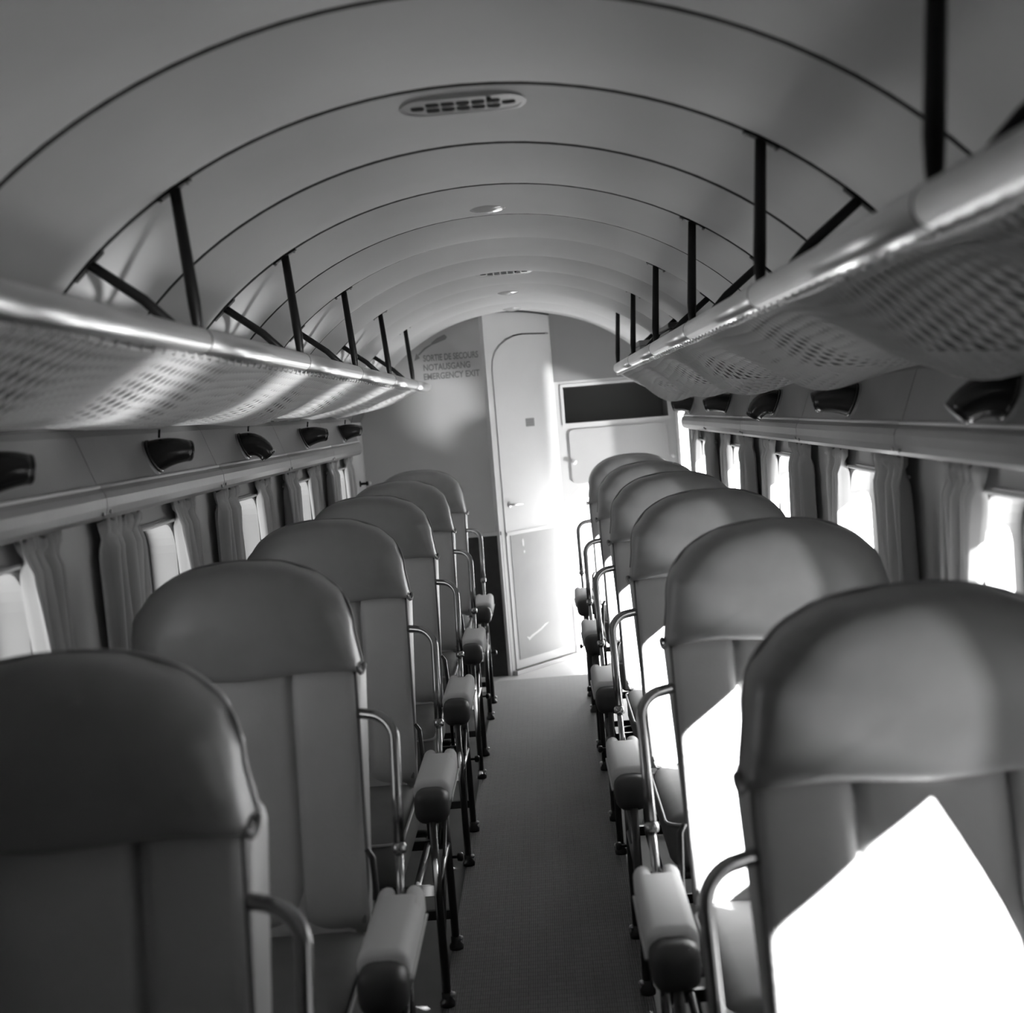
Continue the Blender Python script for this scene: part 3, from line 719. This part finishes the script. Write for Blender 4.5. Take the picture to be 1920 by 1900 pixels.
# ------------------------------------------------------------------ ceiling fittings
def grille(y, label):
    z = vz(0)-0.0135
    root = empty('ceiling_vent', (0, y, z)); root.rotation_euler = (-0.115, 0, 0); tag(root, label, 'vent', 'ceiling vents')
    holes = []
    cells = [(-0.078, 0.0)]+[(-0.052+0.026*i, d) for i in range(5) for d in (-0.0125, 0.0125)]+[(0.078, 0.0)]
    for cx, cy in cells: holes.append(rrect(cx-0.0118, cx+0.0118, cy-0.0116, cy+0.0116, 0.006, 2))
    link('plate', poly_extrude('plate', rrect(-0.100, 0.100, -0.034, 0.034, 0.033, 8), holes, lambda a, b: (a, b, -0.0065), (0, 0, 0.0015)), M['grille'], root)
    link('flange', poly_extrude('flange', rrect(-0.108, 0.108, -0.041, 0.041, 0.040, 8), [rrect(-0.1, 0.1, -0.034, 0.034, 0.033, 8)], lambda a, b: (a, b, -0.0075), (0, 0, 0.012)), M['grille'], root)
    link('duct', poly_extrude('duct', rrect(-0.099, 0.099, -0.033, 0.033, 0.032, 8), [], lambda a, b: (a, b, -0.0046), (0, 0, 0.002)), M['dark'], root)
    MB().box(0.041, 0.049, -0.036, -0.022, -0.016, -0.008).obj('lever', M['black'], root)
grille(2.375, 'oblong ceiling vent with dark square holes nearest the camera')
grille(5.24, 'small distant ceiling vent with a row of dark holes')
def dome(y, label):
    root = empty('dome_lamp', (0, y, vz(0)-0.012)); tag(root, label, 'lamp', 'ceiling dome lamps')
    MB().lathe([(0.072, 0.012), (0.072, 0.004), (0.064, -0.004), (0.056, -0.002)], (0, 0, 0), (0, 0, 1), 28).obj('rim', M['chrome'], root, True)
    MB().lathe([(0.058, 0.0)]+[(0.058*math.cos(t), -0.024*math.sin(t)) for t in [pi/2*i/10 for i in range(1, 11)]], (0, 0, -0.002), (0, 0, 1), 28).obj('lens', M['lens'], root, True)
dome(3.53, 'round glass dome lamp on the ceiling behind the near vent')
dome(6.02, 'smaller looking dome lamp on the ceiling near the aft bulkhead')
dome(7.0, 'farthest dome lamp right above the toilet door')

# ------------------------------------------------------------------ things on the right rack and small fittings
r_ = empty('folded_case', (0.598, 4.78, 1.472)); tag(r_, 'folded case with a dark lid lying on the right luggage net', 'case')
link('body', rbox(-0.056, 0.056, -0.17, 0.17, 0.0, 0.152, 0.010), M['card'], r_, False)
link('lid', rbox(-0.058, 0.058, -0.19, 0.19, 0.154, 0.172, 0.006), M['black'], r_, False)
MB().box(-0.0572, -0.0560, -0.13, 0.10, 0.085, 0.094).obj('strap', M['paper'], r_)
r_ = empty('cardboard_box', (0.596, 6.02, 1.478)); tag(r_, 'plain pale cardboard box at the far end of the right luggage net', 'box')
link('body', rbox(-0.055, 0.055, -0.15, 0.15, 0.0, 0.150, 0.005), M['card'], r_, False)
link('lid', rbox(-0.058, 0.058, -0.153, 0.153, 0.151, 0.172, 0.004), M['card'], r_, False)
h = empty('coat_hook', (-0.84, 6.93, 1.09)); tag(h, 'small black coat hook with a white tip on the left wall', 'hook')
MB().lathe([(0.016, 0), (0.016, 0.005), (0.007, 0.008), (0.007, 0.03), (0.012, 0.034), (0.010, 0.044)], (0, 0, 0), (1, 0, 0), 12).obj('peg', M['bakelite'], h, True)
MB().lathe([(0.008, 0.0), (0.010, 0.006), (0.006, 0.012)], (0.046, 0, 0), (1, 0, 0), 12).obj('tip', M['paper'], h, True)
